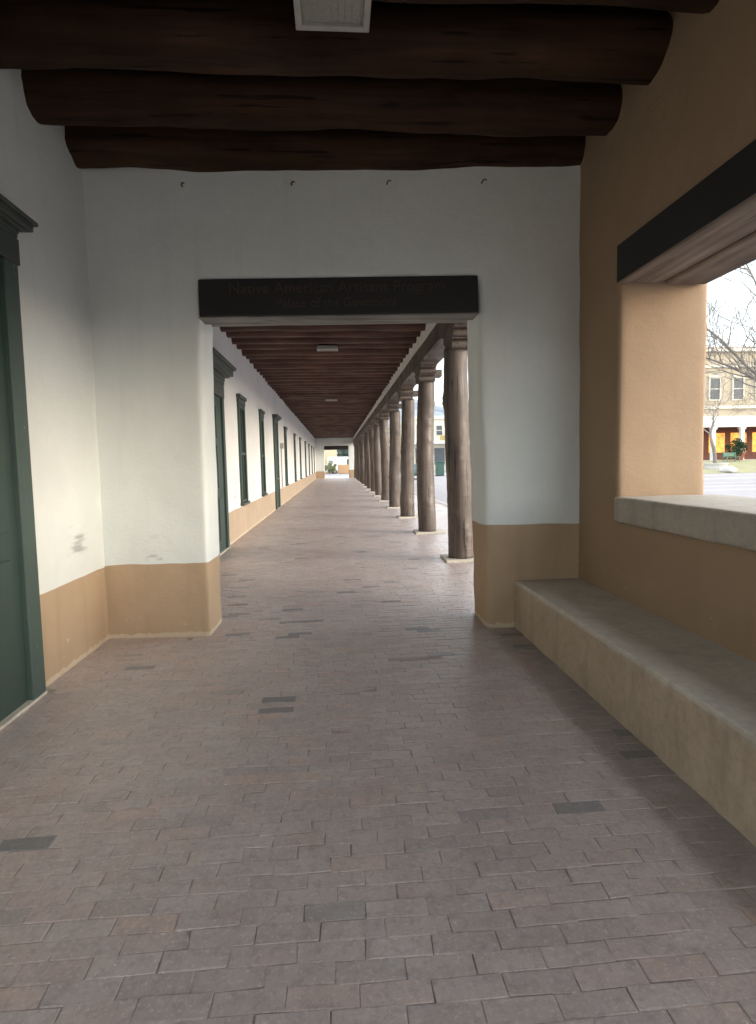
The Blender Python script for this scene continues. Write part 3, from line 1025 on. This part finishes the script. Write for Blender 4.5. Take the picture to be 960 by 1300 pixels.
street_building('white building further right along the street behind the columns', 22.5, 33.0, 88, 7.6, M_white, False, True, M_trim)
street_building('low tan adobe building partly hidden behind the middle columns', 6.4, 11.6, 98, 5.6, M_beige, False, False, M_adobe)

sgn = empty('hanging_sign', (16.95, 89.6, 4.75), 'yellow sign on the cream building beyond the columns', 'sign')
M_yel = plain('yellow_sign', (0.50, 0.38, 0.14), 0.6)
MB().box(-0.4, 0.4, -0.06, 0.06, 0.0, 0.8).build('panel', M_yel, sgn, bevel=0.02)
MB().box(-0.04, 0.04, 0.06, 2.35, 1.1, 1.18).build('bracket', M_iron, sgn)

# adobe house, wall, shrub, van seen through the far doorway
fb = empty('building', (-3, 92, 0), 'beige adobe building seen through the far doorway', 'building')
at_parent(MB().box(-9, 0.15, 92, 104, -0.3, 7.5).build('wall', plain('pale_adobe', (0.62, 0.50, 0.34), 0.9, 0.2, var=0.06)), fb)
at_parent(MB().box(-9.1, 0.25, 91.8, 104.1, 7.2, 7.55).build('parapet', M_adobe), fb)
add_window(fb, -2.9, 92, 1.6, 1.1, 1.6, False)
for ch in fb.children:
    if ch.name.startswith('window'):
        ch.matrix_parent_inverse = Matrix.Translation(fb.location).inverted()
gw = MB().box(0.2, 5.5, 86.0, 86.4, -0.12, 1.28).build('garden_wall', M_adobe)
roughen(gw, 0.08, 0.6, 0.05, 3)
tag(gw, 'low orange adobe wall seen through the far doorway', 'wall')

M_leaf = hill_mat('shrub_leaves', (0.20, 0.22, 0.11), (0.34, 0.34, 0.18), 3.0)
M_leaf_d = hill_mat('dark_shrub_leaves', (0.03, 0.055, 0.03), (0.06, 0.09, 0.05), 4.0)
M_leaf_t = hill_mat('blue_green_leaves', (0.08, 0.13, 0.12), (0.16, 0.22, 0.20), 2.0)
M_bark = plain('grey_bark', (0.27, 0.24, 0.215), 0.9, 0.2, var=0.2, scale=5)

def leaf_cloud(c, rad, count, size, seed):
    rd = random.Random(seed)
    mb_ = MB()
    clumps = [(Vector((rd.gauss(0, 0.42), rd.gauss(0, 0.42), rd.gauss(0, 0.42))), rd.uniform(0.3, 0.55)) for _ in range(14)]
    for _ in range(count):
        cc, cr = rd.choice(clumps)
        p = cc + Vector((rd.gauss(0, 1), rd.gauss(0, 1), rd.gauss(0, 1))).normalized() * cr * rd.uniform(0.5, 1)
        p = Vector((p.x * rad[0], p.y * rad[1], p.z * rad[2])) + Vector(c)
        n_ = Vector((rd.gauss(0, 1), rd.gauss(0, 1), rd.gauss(0, 1))).normalized()
        a = n_.orthogonal().normalized() * size * rd.uniform(0.6, 1.3)
        b_ = n_.cross(a) * rd.uniform(0.45, 0.8)
        mb_.add([p - a, p - b_, p + a, p + b_], [(0, 1, 2, 3)])
    return mb_

sh = empty('shrub', (-0.85, 84.5, -0.12), 'round green shrub seen through the far doorway', 'shrub')
leaf_cloud((0, 0, 0.85), (0.75, 0.75, 0.75), 4200, 0.065, 5).build('foliage', M_leaf, sh)
MB().tube([(0, 0, 0), (0.03, 0, 0.45), (0.1, 0.05, 0.8)], [0.05, 0.04, 0.02], 6).build('stem', M_bark, sh)
tr = empty('leafy_tree', (1.2, 97, -0.12), 'blue green tree behind the van through the far doorway', 'tree')
leaf_cloud((0, 0, 3.6), (1.7, 1.7, 1.5), 2200, 0.13, 8).build('crown', M_leaf_t, tr)
MB().tube([(0, 0, 0), (0.05, 0, 1.5), (0.1, 0.05, 3.2)], [0.16, 0.13, 0.06], 8).build('trunk', M_bark, tr)

M_tyre = plain('tyre_rubber', (0.02, 0.02, 0.02), 0.8)
def car(loc, rz, paint, label, van=False):
    c = empty('parked_van' if van else 'parked_car', loc, label, 'van' if van else 'car', None, rz)
    if van:
        prof = [(-2.5, 0.35), (2.4, 0.35), (2.5, 0.6), (2.45, 1.1), (1.75, 1.3), (1.2, 2.35), (0.9, 2.6), (-2.4, 2.6), (-2.5, 2.45)]
        glass = [(1.75, 1.34), (1.2, 2.2), (0.55, 2.2), (0.55, 1.34)]
        hw, wr, wx = 0.95, 0.36, 1.55
    else:
        prof = [(-2.2, 0.35), (2.15, 0.32), (2.25, 0.5), (2.2, 0.78), (1.2, 0.95), (0.55, 1.38), (-0.9, 1.42), (-1.6, 1.0), (-2.15, 0.95), (-2.25, 0.6)]
        glass = [(1.02, 0.98), (0.5, 1.33), (-0.85, 1.36), (-1.42, 1.0)]
        hw, wr, wx = 0.86, 0.32, 1.35
    MB().prism([(x, z) for x, z in prof], 1, -hw, hw).build('body', paint, c, bevel=0.09, seg=3, smooth=False)
    for s in (-1, 1):
        MB().prism(glass, 1, s * (hw + 0.004) - 0.006, s * (hw + 0.004) + 0.006).build('side_window', M_pane, c)
        for wxx in (-wx, wx):
            w = MB().lathe([(0.02, -0.11), (wr * 0.95, -0.11), (wr, -0.07), (wr, 0.07), (wr * 0.95, 0.11), (0.02, 0.11)], 20).build('wheel', M_tyre, c, smooth=False)
            w.rotation_euler = (PI / 2, 0, 0)
            w.location = (wxx, s * (hw - 0.08), wr)
            r_ = MB().lathe([(0.02, -0.125), (wr * 0.6, -0.125), (wr * 0.6, 0.125), (0.02, 0.125)], 16).build('rim', M_metal_grey, w)
        hl = MB().box(prof[2][0] - 0.12, prof[2][0] + 0.01, s * hw * 0.75 - 0.16, s * hw * 0.75 + 0.16, 0.62, 0.76).build('headlight', M_white, c, bevel=0.02)
    return c
M_teal = plain('teal_car_paint', (0.03, 0.09, 0.10), 0.25, 0.6)
M_wcar = plain('white_car_paint', (0.75, 0.76, 0.78), 0.3, 0.5, var=0.03)
M_red = plain('dark_red_car_paint', (0.20, 0.03, 0.025), 0.3, 0.5)
car((1.15, 90.0, -0.12), 0.0, M_wcar, 'white van parked behind the low adobe wall through the far doorway', True)
car((-1.6, 88.3, -0.12), 0.0, M_wcar, 'white car parked behind the shrub through the far doorway')
car((7.6, 52.0, -0.12), PI / 2, M_teal, 'dark teal car parked in the street beyond the second column')
car((8.6, 66.0, -0.12), PI / 2, M_red, 'dark red car parked further up the street beyond the columns')

bin_ = empty('rubbish_bin', (11.0, 60.0, -0.12), 'green rubbish bin standing in the street beyond the first column', 'bin')
M_bin = plain('green_bin_plastic', (0.04, 0.10, 0.08), 0.5)
MB().prism([(-0.42, -0.42), (0.42, -0.42), (0.42, 0.42), (-0.42, 0.42)], 2, 0.05, 1.45).build('body', M_bin, bin_, bevel=0.06)
MB().box(-0.47, 0.47, -0.47, 0.47, 1.455, 1.56).build('lid', M_bin, bin_, bevel=0.03)

def bare_tree(loc, height, r0, seed, label, lean=(0, 0), spread=0.6, levels=5, fork=0.3, limbs=None):
    rd = random.Random(seed)
    t = empty('bare_tree', loc, label, 'tree', 'bare winter trees in the plaza')
    tk, br = MB(), MB()
    def grow(p, d, ln, r, lev):
        pts, rr = [p.copy()], [r]
        seg = 5
        for i in range(seg):
            d = (d + Vector((rd.gauss(0, 0.13), rd.gauss(0, 0.13), rd.gauss(0, 0.09) + (0.05 if lev else 0)))).normalized()
            p = p + d * (ln / seg)
            pts.append(p.copy())
            rr.append(max(0.013, r * (1 - 0.42 * (i + 1) / seg)))
        (tk if lev == 0 else br).tube(pts, rr, 8 if lev < 2 else (5 if lev < 4 else 3), cap=lev < 2)
        if lev >= levels:
            return
        kids = 3 if lev < 2 else rd.choice((2, 3, 3))
        for q in range(kids):
            ax = d.orthogonal().normalized()
            ax.rotate(Matrix.Rotation(rd.uniform(0, 2 * PI), 3, d))
            nd = (d + ax * rd.uniform(0.45, 1.0) * spread * 1.5).normalized()
            i0 = seg if q == 0 else rd.randint(2, seg)
            grow(pts[i0].copy(), nd, ln * rd.uniform(0.62, 0.85), rr[i0] * (0.8 if q == 0 else 0.62), lev + 1)
    if limbs:
        tk.tube([(0, 0, 0), (0.05, 0.02, 1.2), (-0.05, 0, 2.4), (-0.1, 0.05, 3.6)], [r0 * 1.25, r0, r0 * 0.92, r0 * 0.85], 10)
        for lb in limbs:
            pts = [Vector((-0.1, 0.05, 3.4))] + [Vector(q) for q in lb]
            rr = [r0 * 0.42 * (1 - 0.8 * i / (len(pts) - 1)) for i in range(len(pts))]
            br.tube(pts, rr, 7)
            for i in range(1, len(pts)):
                d0 = (pts[i] - pts[i - 1])
                for q in range(4):
                    f = rd.random()
                    ax = d0.orthogonal().normalized()
                    ax.rotate(Matrix.Rotation(rd.uniform(0, 2 * PI), 3, d0.normalized()))
                    nd = (d0.normalized() * 0.7 + ax * rd.uniform(0.5, 1.0) + Vector((0, 0, 0.25))).normalized()
                    grow(pts[i - 1] + d0 * f, nd, rd.uniform(1.3, 2.2), max(0.03, rr[i] * 0.55), 2)
    else:
        grow(Vector((0, 0, 0)), Vector((lean[0], lean[1], 1)).normalized(), height * fork, r0, 0)
    tk.build('trunk', M_bark, t, smooth=True)
    br.build('branches', M_bark, t, smooth=True)
    return t
bare_tree((34.9, 50.0, 0.1), 13.5, 0.2, 11, 'slender bare tree with forked trunk rising from a stone planter', (0.05, 0), 0.62, 5, 0.25)
bare_tree((25.1, 30.0, -0.12), 15.0, 0.30, 23, 'larger bare tree whose long branches reach in from the right edge', (-0.16, 0), 0.7, 4, 0.24, limbs=[
    [(-0.9, 0, 5.0), (-2.0, 0.3, 5.9), (-3.2, 0.4, 6.5), (-4.6, 0.2, 6.9), (-6.0, 0.4, 7.0)],
    [(-0.6, -0.3, 5.4), (-1.4, -0.6, 7.2), (-2.2, -0.8, 8.8), (-2.8, -0.9, 10.6), (-3.8, -1.0, 12.2)],
    [(-0.4, 0.5, 5.2), (-1.6, 1.2, 6.6), (-3.0, 1.5, 8.2), (-4.4, 1.8, 9.4), (-5.6, 2.0, 11.0)],
    [(0.3, 0.2, 5.4), (0.5, 0.6, 7.4), (0.2, 0.8, 9.6), (0.4, 1.0, 12.0), (0.1, 1.1, 13.6)],
    [(0.8, -0.2, 5.0), (1.9, -0.4, 6.4), (2.8, -0.2, 8.2), (3.6, 0.1, 10.2)]])
bare_tree((44.5, 55.5, 0.85), 12.0, 0.17, 31, 'bare tree standing close to the white porch across the plaza', (0, 0), 0.6, 5, 0.28)

pl_ = empty('stone_planter', (34.9, 50.0, 0.0), 'pale round stone planter around the slender bare tree', 'planter')
MB().lathe([(0.95, 0.0), (1.0, 0.1), (0.92, 0.55), (0.98, 0.62), (0.98, 0.75), (0.78, 0.75), (0.76, 0.55), (0.02, 0.54)], 20).build('basin', M_kerb, pl_)
rk = MB().lathe([(0.5, -0.1), (0.72, 0.08), (0.6, 0.3), (0.3, 0.45), (0.05, 0.48)], 9).build('boulder', M_kerb, smooth=True)
rk.location = (34.4, 47.6, 0.0)
roughen(rk, 0.06, 0.4, 0.22, 2)
tag(rk, 'low grey boulder beside the stone planter in the plaza', 'rock')

pt = empty('potted_shrub', (42.5, 57.2, 0.9), 'clipped dark shrub in a terracotta pot before the porch', 'potted plant')
MB().lathe([(0.34, 0.0), (0.5, 0.62), (0.56, 0.64), (0.56, 0.78), (0.46, 0.78), (0.44, 0.66), (0.02, 0.66)], 18).build('pot', plain('terracotta', (0.34, 0.12, 0.08), 0.8), pt)
leaf_cloud((0, 0, 1.45), (0.95, 0.95, 0.95), 1500, 0.1, 3).build('foliage', M_leaf_d, pt)

gb = empty('plaza_bench', (39.6, 54.4, 0.78), 'green slatted bench on the lawn in front of the porch', 'bench', None, 0.25)
M_gb = plain('bench_green_paint', (0.05, 0.19, 0.13), 0.5)
s = MB()
for i in range(4):
    s.box(-0.9, 0.9, -0.25 + i * 0.13, -0.15 + i * 0.13, 0.44, 0.48)
s.build('seat', M_gb, gb)
s = MB()
for i in range(3):
    s.box(-0.9, 0.9, 0.27, 0.31, 0.55 + i * 0.13, 0.65 + i * 0.13)
s.build('backrest', M_gb, gb)
for sx_ in (-0.8, 0.8):
    MB().box(sx_ - 0.03, sx_ + 0.03, -0.24, -0.18, -0.1, 0.439).box(sx_ - 0.03, sx_ + 0.03, 0.21, 0.268, -0.1, 0.95).box(sx_ - 0.03, sx_ + 0.03, -0.18, 0.21, 0.36, 0.42).build('leg', M_gb, gb)
